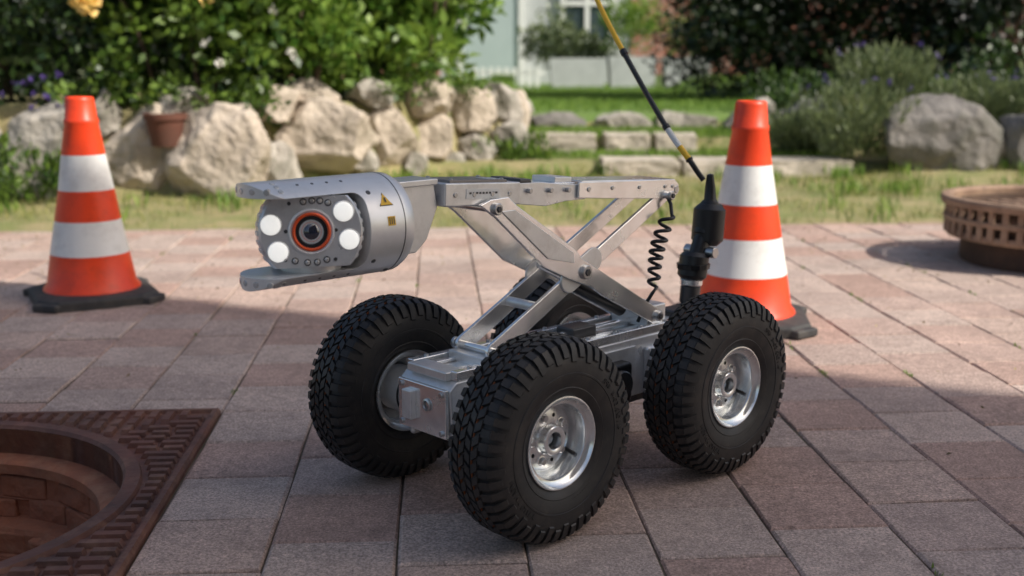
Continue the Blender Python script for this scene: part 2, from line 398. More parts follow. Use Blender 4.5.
# ------------------------------------------------------------ traffic cones
def cone(loc,rz,lean=0):
    e=empty('traffic_cone',loc,rz); e.rotation_euler[0]=lean
    prof=[(.118,.030),(.116,.036),(.108,.045),(.0955,.118),(.0955,.1205),(.0955,.12),(.0800,.204),(.0800,.2045),(.0665,.279),(.0665,.2795),(.0520,.366),(.0520,.3665),(.0400,.440),(.0415,.443),(.0405,.452),(.038,.455),(.0345,.498),(.033,.505),(.030,.507),(.026,.504),(.027,.47),(.040,.3)]
    z=[(prof[i][1]+prof[i+1][1])/2 for i in range(len(prof)-1)]
    mis=[]
    for i,q in enumerate(z):
        mis.append(1 if (.12<q<.2041 or .279<q<.3662) and i<12 else 0)
    o=lathe('cone_body',prof,[M['coneO'],M['coneW']],e,n=64,mis=mis,sharp=50)
    for q in o.data.vertices:
        k=noise.noise(Vector((q.co.x*14,q.co.y*14,q.co.z*9+loc[0])))*.0022; r=math.hypot(q.co.x,q.co.y)
        q.co.x+=q.co.x/r*k; q.co.y+=q.co.y/r*k
    s=.145; c=.045; pl=[(s,-s+c),(s,s-c),(s-c,s),(-s+c,s),(-s,s-c),(-s,-s+c),(-s+c,-s),(s-c,-s)]
    v=[];f=[]
    for k,zz in ((1,.0),(1,.020),(.97,.026),(.8,.030)):
        v+=[(x*k,y*k,zz) for x,y in pl]
    for r in range(3):
        for i in range(8): f.append((r*8+i,r*8+(i+1)%8,(r+1)*8+(i+1)%8,(r+1)*8+i))
    f.append(tuple(range(24,32)))
    mesh('base_plate',v,f,M['coneB'],e,bevel=.004)
    for k in range(4):
        a=math.pi/4+k*math.pi/2
        box('foot',(.165*math.cos(a),.165*math.sin(a),.010),(.05,.07,.02),M['coneB'],e,bevel=.006,rot=(0,0,a))
    return e
cone((-1.065,2.88,0),math.radians(28))
cone((.532,2.60,0),math.radians(-8))

# ------------------------------------------------------------ robot
RB=empty('pipe_inspection_robot',(.059,1.63,0),math.radians(223.5))
HW,HT=.181,.161; RW=.1325
YS=.86
def tyre_mesh():
    v=[];f=[]
    prof=[(.056,-.033),(.060,-.038),(.068,-.043),(.071,-.0445),(.072,-.0438),(.085,-.0485),(.088,-.0485),(.0885,-.0495),(.0905,-.0495),(.091,-.0485),(.103,-.0485),(.113,-.0452),(.1195,-.0405),(.1245,-.034),(.1277,-.022),(.1288,-.008)]
    prof=prof+[(r,-y) for r,y in prof[::-1]]
    n=96;k=len(prof)
    for i in range(n):
        a=2*math.pi*i/n
        for r,y in prof: v.append((r*math.cos(a),y*YS,r*math.sin(a)))
    for i in range(n):
        j=(i+1)%n
        for q in range(k-1): f.append((i*k+q,i*k+q+1,j*k+q+1,j*k+q))
    def block(a,y,da,wy,r0,r1,skew=0,tilt=0):
        i0=len(v)
        for r,kk in ((r0,1.0),(r1,.90)):
            for s,t in ((-1,-1),(1,-1),(1,1),(-1,1)):
                yy=y+t*wy/2*kk; aa=a+(s*da/2*kk)+skew*t*da*.5
                rr=r - tilt*(abs(yy)-abs(y))
                v.append((rr*math.cos(aa),yy*YS,rr*math.sin(aa)))
        for q in [(4,5,6,7)]+[(q,(q+1)%4,4+(q+1)%4,4+q) for q in range(4)]: f.append(tuple(i0+x for x in q))
    nb=50
    for i in range(nb):
        a=2*math.pi*i/nb; st=2*math.pi/nb
        block(a,-.0064,st*.78,.0110,.126,.1324,.5)
        block(a+st*.5,.0064,st*.78,.0110,.126,.1324,-.5)
        block(a+st*.35,-.0192,st*.75,.0116,.1252,.1318,-.5,.12)
        block(a+st*.85,.0192,st*.75,.0116,.1252,.1318,.5,.12)
        for sgn in (-1,1):
            aa=a+(0 if sgn<0 else st*.5)
            block(aa,sgn*.0328,st*.68,.0128,.120,.1290,0,.42)
            i0=len(v)
            da=st*.30
            P=[(.1263,.0382),(.1268,.0405),(.119,.0460),(.111,.0490),(.109,.0475)]
            if i%2: P[3]=(.105,.0500);P[4]=(.103,.0480)
            for (r,y) in P:
                for s in (-1,1): v.append((r*math.cos(aa+s*da),sgn*y*YS,r*math.sin(aa+s*da)))
            for q in range(4): f.append((i0+2*q,i0+2*q+1,i0+2*q+3,i0+2*q+2))
            for s in (0,1):
                f.append((i0+s,i0+2+s,i0+4+s,i0+6+s,i0+8+s))
    me=bpy.data.meshes.new('tyre'); me.from_pydata(v,[],f); me.materials.append(M['rubber'])
    bm=bmesh.new(); bm.from_mesh(me); bmesh.ops.recalc_face_normals(bm,faces=bm.faces)
    for e in bm.edges:
        e.smooth=not(len(e.link_faces)==2 and e.calc_face_angle(0)>math.radians(33))
    for fc in bm.faces: fc.smooth=True
    bm.to_mesh(me); bm.free()
    return me
TY=tyre_mesh()
def ring_text(txt,r,y,ang0,size,sgn):
    cu=bpy.data.curves.new('lettering','FONT'); cu.body=txt; cu.size=size; cu.extrude=.0005; cu.space_character=1.15
    o=bpy.data.objects.new('t',cu); C.objects.link(o)
    dg=bpy.context.evaluated_depsgraph_get(); me=bpy.data.meshes.new_from_object(o.evaluated_get(dg))
    bpy.data.objects.remove(o)
    for q in me.vertices:
        x,yy,z=q.co; a=ang0-sgn*x/r; rr=r+yy
        q.co=(rr*math.cos(a),y+sgn*z,rr*math.sin(a))
    me.materials.clear(); me.materials.append(M['rubber'])
    return me
LT=[ring_text('HEAVY DUTY',.0935,.0421,math.radians(145),.010,1),ring_text('4.10/3.50-4  4PR',.0935,.0421,math.radians(-20),.010,1),
    ring_text('TUBELESS',.076,.0388,math.radians(60),.008,1)]
def wheel(x,side,spin,ht=HT):
    w=empty('wheel',(x,side*ht,RW)); w.parent=RB; w.name='wheel_%s_%s'%('f' if x>0 else 'r','l' if side>0 else 'r')
    w.rotation_euler=(0,spin,0 if side>0 else math.pi)
    t=bpy.data.objects.new('tyre',TY); link(t,w)
    for l in LT:
        link(bpy.data.objects.new('sidewall_lettering',l),w)
    for yy in (-.0110,.0110):
        lathe('tread_stripe',[(.1270,yy-.0006),(.1303,yy-.0005),(.1303,yy+.0005),(.1270,yy+.0006)],M['copper'],w,axis=(0,1,0),n=96)
    prof=[(.0110,.006),(.0112,.0215),(.0125,.0225),(.0178,.0225),(.0188,.0215),(.0190,.0105),(.0205,.0090),(.0380,.0080),(.0405,.0065),(.0425,.0030),(.0450,.0025),(.0468,.006),(.0475,.025),(.0490,.028),(.0525,.0290),(.0560,.0325),(.0580,.0355),(.0597,.0352),(.0603,.0335),(.0590,.030),(.0560,.028),(.055,.0)]
    lathe('rim',prof,M['zinc'],w,axis=(0,1,0),n=72,sharp=40)
    lathe('rim_inner',[(.055,.0),(.056,-.029),(.0597,-.0345),(.0590,-.0365),(.0560,-.0350),(.0500,-.031),(.0475,-.028),(.046,-.004),(.03,.002)],M['zinc'],w,axis=(0,1,0),n=72,sharp=40)
    lathe('hub_hole',[(0,.005),(.0112,.0055)],M['hole'],w,axis=(0,1,0),n=32)
    cyl('axle_end',(0,-.002,0),(0,.0125,0),.0065,M['steel'],w,bev=.001)
    for k in range(5):
        a=2*math.pi*k/5+.3
        cyl('wheel_bolt',(.0292*math.cos(a),.006,.0292*math.sin(a)),(.0292*math.cos(a),.0140,.0292*math.sin(a)),.0045,M['steel'],w,bev=.0006,n=6)
        lathe('bolt_washer',[(.0045,.0081),(.0062,.0094),(.0070,.0092),(.0072,.0075)],M['alubright'],w,origin=(.0292*math.cos(a),0,.0292*math.sin(a)),axis=(0,1,0),n=20)
        b=a+math.pi/5
        lathe('rim_hole',[(0,.0087),(.0026,.0087)],M['hole'],w,origin=(.0305*math.cos(b),0,.0305*math.sin(b)),axis=(0,1,0),n=16)
    cyl('valve',(.044,.003,.008),(.0405,.022,.010),.0023,M['black'],w,bev=.0005,n=12)
    q=ht-.055
    lathe('hub_drum',[(.0,-.0),(.033,-.004),(.0335,-.052),(.031,-.054),(.031,-.060),(.036,-.062),(.0365,-.074),(.034,-.076),(.030,-.078),(.029,-q)],M['alu'],w,axis=(0,1,0),n=56)
    lathe('seal_ring',[(.0337,-.046),(.0345,-.047),(.0345,-.050),(.0337,-.051)],M['black'],w,axis=(0,1,0),n=56)
for x in (HW,-HW): wheel(x,1,random.uniform(0,6))
wheel(.172,-1,1.1,.152); wheel(-HW,-1,2.3)

# chassis
CW=.052
extr('chassis_body',[(-.235,.112),(-.225,.100),(.215,.100),(.236,.112),(.240,.180),(.228,.190),(-.228,.190),(-.240,.178)],-CW,CW,M['alu'],RB,.003)
box('front_plate',(.2425,0,.148),(.006,.098,.066),M['alubright'],RB,.0015)
for y in (-.041,.041):
    for z in (.122,.174): cyl('plate_screw',(.245,y,z),(.2485,y,z),.0038,M['steel'],RB,.0008,12)
lathe('front_socket',[(0,.0),(.007,.0),(.0085,.002),(.006,.003)],M['steel'],RB,origin=(.2455,.012,.155),axis=(1,0,0),n=24)
box('front_clamp',(.249,-.022,.150),(.010,.020,.040),M['alu'],RB,.002)
box('lower_pan',(0,0,.093),(.36,.08,.016),M['darkmetal'],RB,.003)
for s in (-1,1):
    box('deck_rail',(.0,s*.0445,.1965),(.455,.013,.013),M['alubright'],RB,.0015)
    box('guide_rail',(.01,s*.0245,.1945),(.41,.008,.009),M['alubright'],RB,.001)
    box('side_skirt',(0,s*.0545,.152),(.24,.005,.056),M['alu'],RB,.0015)
    box('side_motor_housing',(-.060,s*.066,.135),(.06,.024,.06),M['black'],RB,.006)
    cyl('side_motor_cap',(-.060,s*.076,.135),(-.060,s*.086,.135),.022,M['darkmetal'],RB,.002)
    box('axle_block',(HW,s*.056,.133),(.078,.012,.082),M['alu'],RB,.006)
    box('axle_block',(-HW,s*.056,.133),(.078,.012,.082),M['alu'],RB,.006)
    for x in (HW-.03,HW+.03,-HW-.03,-HW+.03):
        for z in (.103,.163): cyl('block_screw',(x,s*.061,z),(x,s*.0645,z),.0038,M['steel'],RB,.0008,12)
    for x in np.linspace(-.2,.2,8): cyl('rail_screw',(x,s*.0445,.2025),(x,s*.0445,.2055),.0034,M['steel'],RB,.0006,12)
box('deck_plate',(.01,0,.1915),(.40,.034,.006),M['alubright'],RB,.001)
box('slider',(.145,0,.2),(.045,.074,.014),M['alu'],RB,.002)
cyl('lead_screw',(-.17,0,.2015),(.12,0,.2015),.0055,M['alubright'],RB,.001,20)
box('rear_bulkhead',(-.19,0,.212),(.045,.074,.034),M['alu'],RB,.003)
box('gear_case',(-.05,0,.203),(.05,.036,.02),M['darkmetal'],RB,.003)
box('front_bumper',(.222,0,.196),(.03,.08,.012),M['alu'],RB,.002)
box('rear_block',(-.252,0,.16),(.03,.08,.07),M['alu'],RB,.004)
box('rear_bracket',(-.283,0,.185),(.05,.036,.04),M['darkmetal'],RB,.004)

# scissor arms
def link_plate(name,p0,p1,w0,w1,y,th,m):
    p0=Vector((p0[0],0,p0[1]));p1=Vector((p1[0],0,p1[1])); d=(p1-p0).normalized(); nn=Vector((-d.z,0,d.x)); poly=[]
    for k in range(9):
        a=math.pi/2+math.pi*k/8; q=p0+(d*math.cos(a)+nn*math.sin(a))*w0/2; poly.append((q.x,q.z))
    for k in range(9):
        a=-math.pi/2+math.pi*k/8; q=p1+(d*math.cos(a)+nn*math.sin(a))*w1/2; poly.append((q.x,q.z))
    extr(name,poly,y-th/2,y+th/2,m,RB,.0012)
A0=(.150,.407);A1=(-.186,.213);B0=(-.208,.396);B1=(.146,.212)
Xc=(-.021,.302)
for s in (1,-1):
    extr('scissor_arm_outer',[(.178,.414),(.160,.420),(.128,.421),(.112,.408),(.0,.338),(-.015,.322),(-.19,.222),(-.197,.212),(-.192,.202),(-.180,.200),(-.06,.262),(-.035,.278),(.012,.296),(.06,.318),(.150,.395)],
         s*.040-.003,s*.040+.003,M['alubright'],RB,.0012)
    extr('scissor_rib',[(.142,.403),(.118,.403),(.005,.333),(.003,.318),(.055,.330)],s*.044-.0011,s*.044+.0011,M['alu'],RB,.0006)
    link_plate('scissor_arm_inner',B0,B1,.021,.026,s*.031,.006,M['alubright'])
    link_plate('scissor_boss',( -.045,.316),(.003,.292),.036,.036,s*.0355,.004,M['alu'])
    for p,r in ((A0,.008),(A1,.008),(Xc,.010),(B0,.007),(B1,.008)):
        cyl('pivot_pin',(p[0],s*.0425,p[1]),(p[0],s*.0485,p[1]),r,M['steel'],RB,.0012,24)
        cyl('pivot_head',(p[0],s*.048,p[1]),(p[0],s*.0505,p[1]),r*.55,M['darkmetal'],RB,.0008,6)
for p in (A0,A1,Xc,B0,B1): cyl('cross_shaft',(p[0],-.042,p[1]),(p[0],.042,p[1]),.0055,M['alubright'],RB,.001,20)
cyl('cross_tube',(.06,-.03,.2605),(.06,.03,.2605),.007,M['alu'],RB,.001,20)
cyl('cross_tube',(-.12,-.037,.2475),(-.12,.037,.2475),.007,M['alu'],RB,.001,20)
cyl('gas_spring_body',(-.15,0,.222),(-.03,0,.283),.0115,M['black'],RB,.002,24)
cyl('gas_spring_rod',(-.03,0,.283),(.03,0,.3135),.005,M['alubright'],RB,.001,16)

# top arm
T=empty('top_arm',(-.013,0,.4195)); T.parent=RB; T.rotation_euler=(0,math.radians(-3.3),0)
def tb(name,c,s,m,bv=.0015,rot=None): return box(name,c,s,m,T,bv,rot)
tb('front_box',(.176,0,-.003),(.132,.066,.030),M['alu'],.002)
tb('cover_plate',(.181,0,.0135),(.100,.056,.004),M['darkplate'],.001)
for x in (.140,.150,.160): tb('label_line',(x,.012,.0160),(.004,.024,.0006),M['white'],0)
for x in (.137,.225):
    for y in (-.023,.023): cyl('cover_screw',(x,y,.0150),(x,y,.0172),.0030,M['steel'],T,.0005,12)
for x in np.linspace(.13,.225,4): cyl('side_screw',(x,.0325,-.003),(x,.0345,-.003),.0032,M['steel'],T,.0005,12)
tb('side_label',(.178,.0334,-.002),(.058,.0008,.013),M['white'],0)
for x in np.linspace(.155,.20,9): tb('label_print',(x,.0340,-.001),(.0035,.0004,.0025),M['darkmetal'],0)
for s in (-1,1):
    extr('arm_cheek',[(.112,.010),(.112,-.018),(.06,-.022),(.02,-.016),(-.02,-.014),(-.02,.006),(.03,.008),(.07,.011)],s*.029-.003,s*.029+.003,M['alu'],T,.001)
    extr('arm_channel_side',[(.0,.010),(-.212,.012),(-.223,.004),(-.223,-.010),(-.208,-.018),(-.06,-.014),(.0,-.012)],s*.035-.002,s*.035+.002,M['alubright'],T,.001)
    for x in (-.02,.02,.055,.095): cyl('cheek_screw',(x,s*.031,0),(x,s*.0385,0),.0036,M['steel'],T,.0006,14)
    for x in (-.07,-.13,-.19,-.208): cyl('channel_screw',(x,s*.036,.001),(x,s*.0388,.001),.0030,M['steel'],T,.0005,12)
tb('arm_channel_top',(-.110,0,.0105),(.204,.067,.003),M['alubright'],.001)
tb('arm_middle',(.055,0,.0045),(.118,.052,.010),M['alubright'],.0015)
tb('arm_notch',(.018,0,.013),(.034,.046,.008),M['aluhead'],.0015)
tb('hinge_block',(.098,0,.0025),(.022,.060,.026),M['darkmetal'],.002)
cyl('hinge_rod',(-.218,-.038,-.004),(-.218,.038,-.004),.006,M['steel'],T,.001,18)
extr('neck_plate',[(.262,.449),(.238,.449),(.232,.415),(.250,.375),(.268,.360),(.296,.360),(.296,.449)],-.022,.022,M['alu'],RB,.002)
box('neck_top',(.268,0,.4475),(.070,.050,.008),M['alu'],RB,.0015)

# ---- camera head
HZ=.4015; HR=.0615
hd=lathe('camera_head_housing',[(0,0),(.050,0),(.0575,.004),(.0610,.011),(HR,.018),(HR,.222),(0,.222)],M['aluhead'],RB,(.294,0,HZ),(1,0,0),128)
pl=[]
for k in range(13):
    a=-math.pi/2+math.pi*k/12; pl.append((.456+.042*math.cos(a),.044*math.sin(a)))
pl=[(.25,-.075),(.40,-.075),(.425,-.047)]+pl+[(.425,.047),(.40,.075),(.25,.075)]
nn=len(pl)
v=[(x,y,HZ-.1) for x,y in pl]+[(x,y,HZ+.1) for x,y in pl]
f=[tuple(range(nn))[::-1],tuple(range(nn,2*nn))]+[(i,(i+1)%nn,(i+1)%nn+nn,i+nn) for i in range(nn)]
c1=mesh('cut1',v,f,M['aluhead'],RB)
c2=box('cut2',(.366+.1,0,HZ),(.2,.2,.090),M['aluhead'],RB,0)
b=c2.modifiers.new('b','BEVEL'); b.width=.012; b.segments=5; b.limit_method='NONE'
boolean(hd,c1,'INTERSECT'); boolean(hd,c2,'DIFFERENCE')
bpy.context.view_layer.update()
bake(hd)
bv=hd.modifiers.new('b','BEVEL'); bv.width=.0018; bv.segments=2; bv.limit_method='ANGLE'; bv.angle_limit=math.radians(50)
for o in (c1,c2): bpy.data.objects.remove(o)
lathe('housing_groove',[(HR-.001,0),(HR+.0004,.0003),(HR+.0004,.0012),(HR-.001,.0015)],M['darkmetal'],RB,(.314,0,HZ),(1,0,0),96)
box('pivot_carrier',(.373,0,HZ),(.016,.070,.070),M['darkmetal'],RB,.004)
cyl('pivot_top',(.410,0,HZ+.032),(.410,0,HZ+.0465),.030,M['darkmetal'],RB,.001)
cyl('pivot_bottom',(.410,0,HZ-.0465),(.410,0,HZ-.032),.036,M['aluhead'],RB,.001)
for sg in (1,-1):
    for k in range(4):
        a=math.radians(-36+k*24+10); x=.456+.0425*math.cos(a); y=.044*math.sin(a)
        cyl('tip_led',(x-.006*math.cos(a),y-.006*math.sin(a),HZ+sg*.0525),(x+.0003,y,HZ+sg*.0525),.0036,M['ledsm'],RB,.0006,14)
    for k in range(3):
        ang=math.radians(58+ k*9)*sg
        cyl('tip_led',(.468,.0555*math.cos(ang),HZ+.0555*math.sin(ang)),(.468,.0622*math.cos(ang),HZ+.0622*math.sin(ang)),.0034,M['ledsm'],RB,.0006,14)
ang=math.radians(27)
U=empty('camera_unit',(.413,0,HZ-.0005)); U.parent=RB; U.rotation_euler=(0,math.radians(-6),math.pi/2-ang)
cu_=lathe('camera_body',[(0,-.046),(.036,-.046),(.052,-.036),(.0585,-.018),(.0595,.0),(.0595,.037),(.0570,.0405),(0,.0405)],M['alu'],U,(0,0,0),(1,0,0),128)
cb=box('cutb',(0,0,0),(.2,.2,.0810),M['aluhead'],U,0)
boolean(cu_,cb,'INTERSECT'); bpy.context.view_layer.update(); bake(cu_); bpy.data.objects.remove(cb)
bv=cu_.modifiers.new('b','BEVEL'); bv.width=.0012; bv.segments=2; bv.limit_method='ANGLE'; bv.angle_limit=math.radians(45)
for sg in (1,-1):
    for k in range(7):
        a=math.radians(-30+k*10)
        y=sg*.0592*math.cos(a); z=.0592*math.sin(a)
        box('cooling_rib',(.020,y,z),(.034,.0035,.0055),M['aluhead'],U,.0008,rot=(a*sg,0,0))
F=.0405
lathe('face_ring',[(.0235,F-.0015),(.0235,F+.0010),(.0245,F+.0016),(.0265,F+.0010),(.0268,F-.001)],M['aluhead'],U,axis=(1,0,0),n=64)
lathe('orange_ring',[(.0222,F-.003),(.0222,F+.0018),(.0205,F+.0030),(.0186,F+.0022),(.0184,F-.002)],M['orange_ring'],U,axis=(1,0,0),n=64)
lathe('lens_barrel',[(.0186,F-.002),(.0182,F+.0012),(.0150,F+.0012),(.0135,F-.0005),(.0115,F-.0010)],M['black'],U,axis=(1,0,0),n=64)
lathe('copper_ring',[(.0120,F-.0012),(.0112,F+.0002),(.0102,F-.0006)],M['orange_ring'],U,axis=(1,0,0),n=48)
lathe('lens_glass',[(.0106,F-.0012),(.008,F+.0008),(.004,F+.002),(0,F+.0024)],M['glass'],U,axis=(1,0,0),n=48)
for (a,b) in ((.0455,.0095),(.0385,-.0215),(-.0375,.0220),(-.0430,-.0105)):
    a=-a
    lathe('led_bezel',[(.0128,F-.001),(.0128,F+.0006),(.0118,F+.0010),(.0112,F+.0003)],M['aluhead'],U,origin=(0,a,b),axis=(1,0,0),n=36)
    lathe('led_lamp',[(.0113,F+.0002),(.0095,F+.0016),(.0050,F+.0023),(0,F+.0025)],M['led'],U,origin=(0,a,b),axis=(1,0,0),n=36)
for (a,b) in ((-.020,.0325),(-.011,.0350),(-.002,.0355),(.008,.0345),(-.016,-.0325),(-.005,-.0350),(.006,-.0350),(.020,-.0325)):
    lathe('small_sensor_rim',[(.0040,F-.0005),(.0040,F+.0005),(.0030,F+.0006),(.0028,F+.0001)],M['darkmetal'],U,origin=(0,-a,b),axis=(1,0,0),n=18)
    lathe('small_sensor',[(.0029,F+.0001),(.002,F+.0008),(0,F+.0010)],M['ledsm'],U,origin=(0,-a,b),axis=(1,0,0),n=18)
for (a,b) in ((.029,.0015),(-.028,.001),(.024,.033),(.031,-.031),(-.026,-.0325)):
    lathe('face_screw',[(0,F+.0006),(.0021,F+.0006),(.0023,F-.0005)],M['darkmetal'],U,origin=(0,-a,b),axis=(1,0,0),n=14)
def on_cyl(x,phi,r): return Vector((x,r*math.cos(phi),HZ+r*math.sin(phi)))
def sticker(name,uv,xc,phic,m,r):
    v=[on_cyl(xc+u,phic+w_/HR,r) for u,w_ in uv]; return mesh(name,v,[tuple(range(len(v)))],m,RB)
tri=[(-.0088,-.0062),(.0088,-.0062),(0,.0092)]
sticker('warning_triangle_edge',[(u*1.15,w_*1.15) for u,w_ in tri],.338,math.radians(33),M['black'],HR+.0004)
sticker('warning_triangle',tri,.338,math.radians(33),M['yellow'],HR+.0008)
sticker('warning_symbol',[(-.001,-.003),(.001,-.003),(.0014,.003),(-.0014,.003)],.338,math.radians(33),M['black'],HR+.0012)
sticker('label_sticker',[(-.0055,-.0055),(.0055,-.0055),(.0055,.0055),(-.0055,.0055)],.335,math.radians(9),M['yellow'],HR+.0006)
for dx in (-.003,0,.003):
    sticker('label_print',[(dx-.0006,-.004),(dx+.0006,-.004),(dx+.0006,.004),(dx-.0006,.004)],.335,math.radians(9),M['darkmetal'],HR+.0010)
for x,ph in ((.354,-38),(.356,45),(.322,-62)):
    p=on_cyl(x,math.radians(ph),HR-.002);q=on_cyl(x,math.radians(ph),HR+.0007); cyl('housing_screw',p,q,.0032,M['darkmetal'],RB,.0005,12)
for x in (.38,.40,.42,.44):
    for ph in (68,-58):
        p=on_cyl(x,math.radians(ph),HR-.002);q=on_cyl(x,math.radians(ph),HR+.0005); cyl('housing_screw',p,q,.0020,M['darkmetal'],RB,.0004,10)

# ---- coil cable
pts=[]
c0=Vector((-.208,.046,.392));c1_=Vector((-.164,.046,.240)); dd=(c1_-c0); e1=Vector((dd.z,0,-dd.x)).normalized(); e2=Vector((0,1,0))
turns=7
for k in range(turns*16+1):
    t=k/(turns*16); a=2*math.pi*turns*t
    sag=Vector((.010*math.sin(math.pi*t),0,0)); pt=t+.03*math.sin(2*math.pi*t)
    pts.append(c0+dd*(.16+.70*pt)+(e1*math.cos(a)+e2*math.sin(a))*(.0092+.001*math.sin(5*t))+sag)
pts=[c0+Vector((0,-.012,.006)),c0+dd*.05]+pts+[c0+dd*.93,c1_+Vector((0,-.012,-.01)),c1_+Vector((.005,-.02,-.035))]
tube('coiled_cable',pts,.0028,M['black'],RB,3)
lathe('cable_gland',[(0,0),(.011,0),(.0145,.003),(.0145,.035),(.0175,.037),(.0185,.042),(.0185,.055),(.0175,.057),(.020,.060),(.0205,.085),(.018,.092),(.0,.094)],M['black'],RB,(-.335,0,.282),(-.45,0,1),40)
cyl('connector_upper',(-.360,0,.298),(-.366,0,.366),.0262,M['black'],RB,.009,40)
lathe('strain_relief',[(.013,0),(.0135,.004),(.010,.010),(.0085,.03),(.0055,.05),(0,.052)],M['black'],RB,(-.366,0,.364),(.05,0,1),24)
cyl('connector_knuckle',(-.330,.0,.290),(-.322,0,.245),.0240,M['black'],RB,.007,36)
cyl('connector_collar',(-.322,0,.247),(-.321,0,.236),.0185,M['alubright'],RB,.002,36)
cyl('connector_lower',(-.321,0,.238),(-.318,0,.205),.0165,M['darkmetal'],RB,.004,36)
lathe('knurled_ring',[(.0155,0),(.0270,.002),(.0275,.010),(.0155,.012)],M['black'],RB,(-.326,0,.262),(0,0,1),12,smooth=False)
cyl('swivel_pin',(-.345,-.030,.290),(-.345,.030,.290),.009,M['steel'],RB,.001,20)
cyl('connector_base',(-.320,0,.208),(-.30,0,.185),.013,M['black'],RB,.003,24)

IC=empty('inspection_cable')
cp=catmull([(.3118,1.877,.405),(.302,1.880,.418),(.2897,1.8828,.436),(.2517,1.9158,.492),(.191,1.989,.605),(.147,2.059,.699),(.09,2.16,.84),(.02,2.32,1.05),(-.06,2.6,1.30)],12)
def seg(a,b,m,r,name): tube(name,cp[a:b+1],r,m,IC,4)
seg(0,24,M['black'],.0046,'cable_sheath')
seg(24,30,M['cableY'],.0050,'cable_marker_yellow'); seg(30,36,M['white'],.0050,'cable_marker_white')
seg(36,48,M['black'],.0046,'cable_sheath'); seg(48,len(cp)-1,M['cableY'],.0044,'cable_yellow')
for p,q in ((cp[24],cp[25]),(cp[35],cp[36]),(cp[48],cp[49])): cyl('cable_ferrule',p,q,.0062,M['black'],IC,.0008,18)

# ------------------------------------------------------------ terrain
def wall_y(x):
    pts=[(-8,4.85),(-1.3,4.85),(-.8,5.2),(-.4,5.6),(-.1,5.95),(.02,7.1)]
    for (a,b),(c,d) in zip(pts,pts[1:]):
        if a<=x<=c: return b+(d-b)*(x-a)/(c-a)
    return 1e9 if x>.02 else 4.85
def sm(a,b,t):
    t=min(1,max(0,(t-a)/(b-a))); return t*t*(3-2*t)
def hgt(x,y):
    e=4.11+.066*(x+.5)
    base=-.012+.04*sm(e,4.8,y)+.02*sm(4.8,5.4,y)+.055*sm(5.56,5.62,y)+.075*sm(6.16,6.22,y)+.095*sm(6.94,7.0,y)
    if x<.02:
        wy=wall_y(x); base=base+(.40-base)*sm(wy-.02,wy+.16,y) if y<12 else .27
    if x>1.6:
        k=sm(1.6,2.0,x); b2=-.012+.04*sm(e,4.8,y)+.06*sm(4.8,5.6,y)+.30*sm(5.75,6.2,y)
        base=base*(1-k)+b2*k
    return base
XS=np.concatenate([np.arange(-14,-3,.5),np.arange(-3,3.2,.06),np.arange(3.2,15,.5)])
ys=np.concatenate([np.arange(0,3.2,.05),np.arange(3.2,12,.5)])
v=[];f=[]
for j,yy in enumerate(ys):
    for i,xx in enumerate(XS):
        y=4.105+.066*(xx+.5)+yy
        z=hgt(xx,y)+ (random.uniform(-.006,.006) if yy>.1 else 0)
        v.append((xx,y,z))
nx=len(XS)
for j in range(len(ys)-1):
    for i in range(nx-1): f.append((j*nx+i,j*nx+i+1,(j+1)*nx+i+1,(j+1)*nx+i))
mi=[]
for q in f:
    c=sum(v[k][1] for k in q)/4; mi.append(1 if c>6.95 else 0)
mesh('garden_ground',v,f,[M['gground'],M['lawn']],smooth=True,mi=mi)

# ------------------------------------------------------------ blades / leaves
def quadmesh(name,V,mats,rnd,parent=None):
    n=len(V)//4
    me=bpy.data.meshes.new(name); me.vertices.add(n*4); me.vertices.foreach_set('co',V.reshape(-1).astype('f'))
    me.loops.add(n*4); me.loops.foreach_set('vertex_index',np.arange(n*4,dtype='i'))
    me.polygons.add(n); me.polygons.foreach_set('loop_start',np.arange(0,n*4,4,dtype='i'))
    try: me.polygons.foreach_set('loop_total',np.full(n,4,dtype='i'))
    except Exception: pass
    me.materials.append(mats)
    me.update(); me.validate()
    a=me.attributes.new('rnd','FLOAT','FACE'); a.data.foreach_set('value',np.asarray(rnd,dtype='f'))
    o=bpy.data.objects.new(name,me); link(o,parent); return o
def unit(n):
    d=rng.normal(size=(n,3)); return d/np.linalg.norm(d,axis=1)[:,None]
def leaf_quads(P,size,up=.3,aspect=.55,dirs=None):
    n=len(P); d=unit(n) if dirs is None else dirs+.35*unit(n)
    d[:,2]+=up; d/=np.linalg.norm(d,axis=1)[:,None]
    q=unit(n); s=np.cross(d,q); s/=np.linalg.norm(s,axis=1)[:,None]+1e-9
    nrm=np.cross(d,s)
    L=size*rng.uniform(.6,1.25,n)[:,None]; Wd=L*aspect*.5
    base=P; tip=P+d*L-nrm*L*.12; mid=P+d*L*.48+nrm*L*.05
    V=np.stack([base,mid+s*Wd,tip,mid-s*Wd],axis=1); return V.reshape(-1,3)
def clumps_in(box_,n,r):
    c=np.stack([rng.uniform(box_[0],box_[1],n),rng.uniform(box_[2],box_[3],n),rng.uniform(box_[4],box_[5],n)],axis=1)
    return c,rng.uniform(r*.6,r*1.3,n)
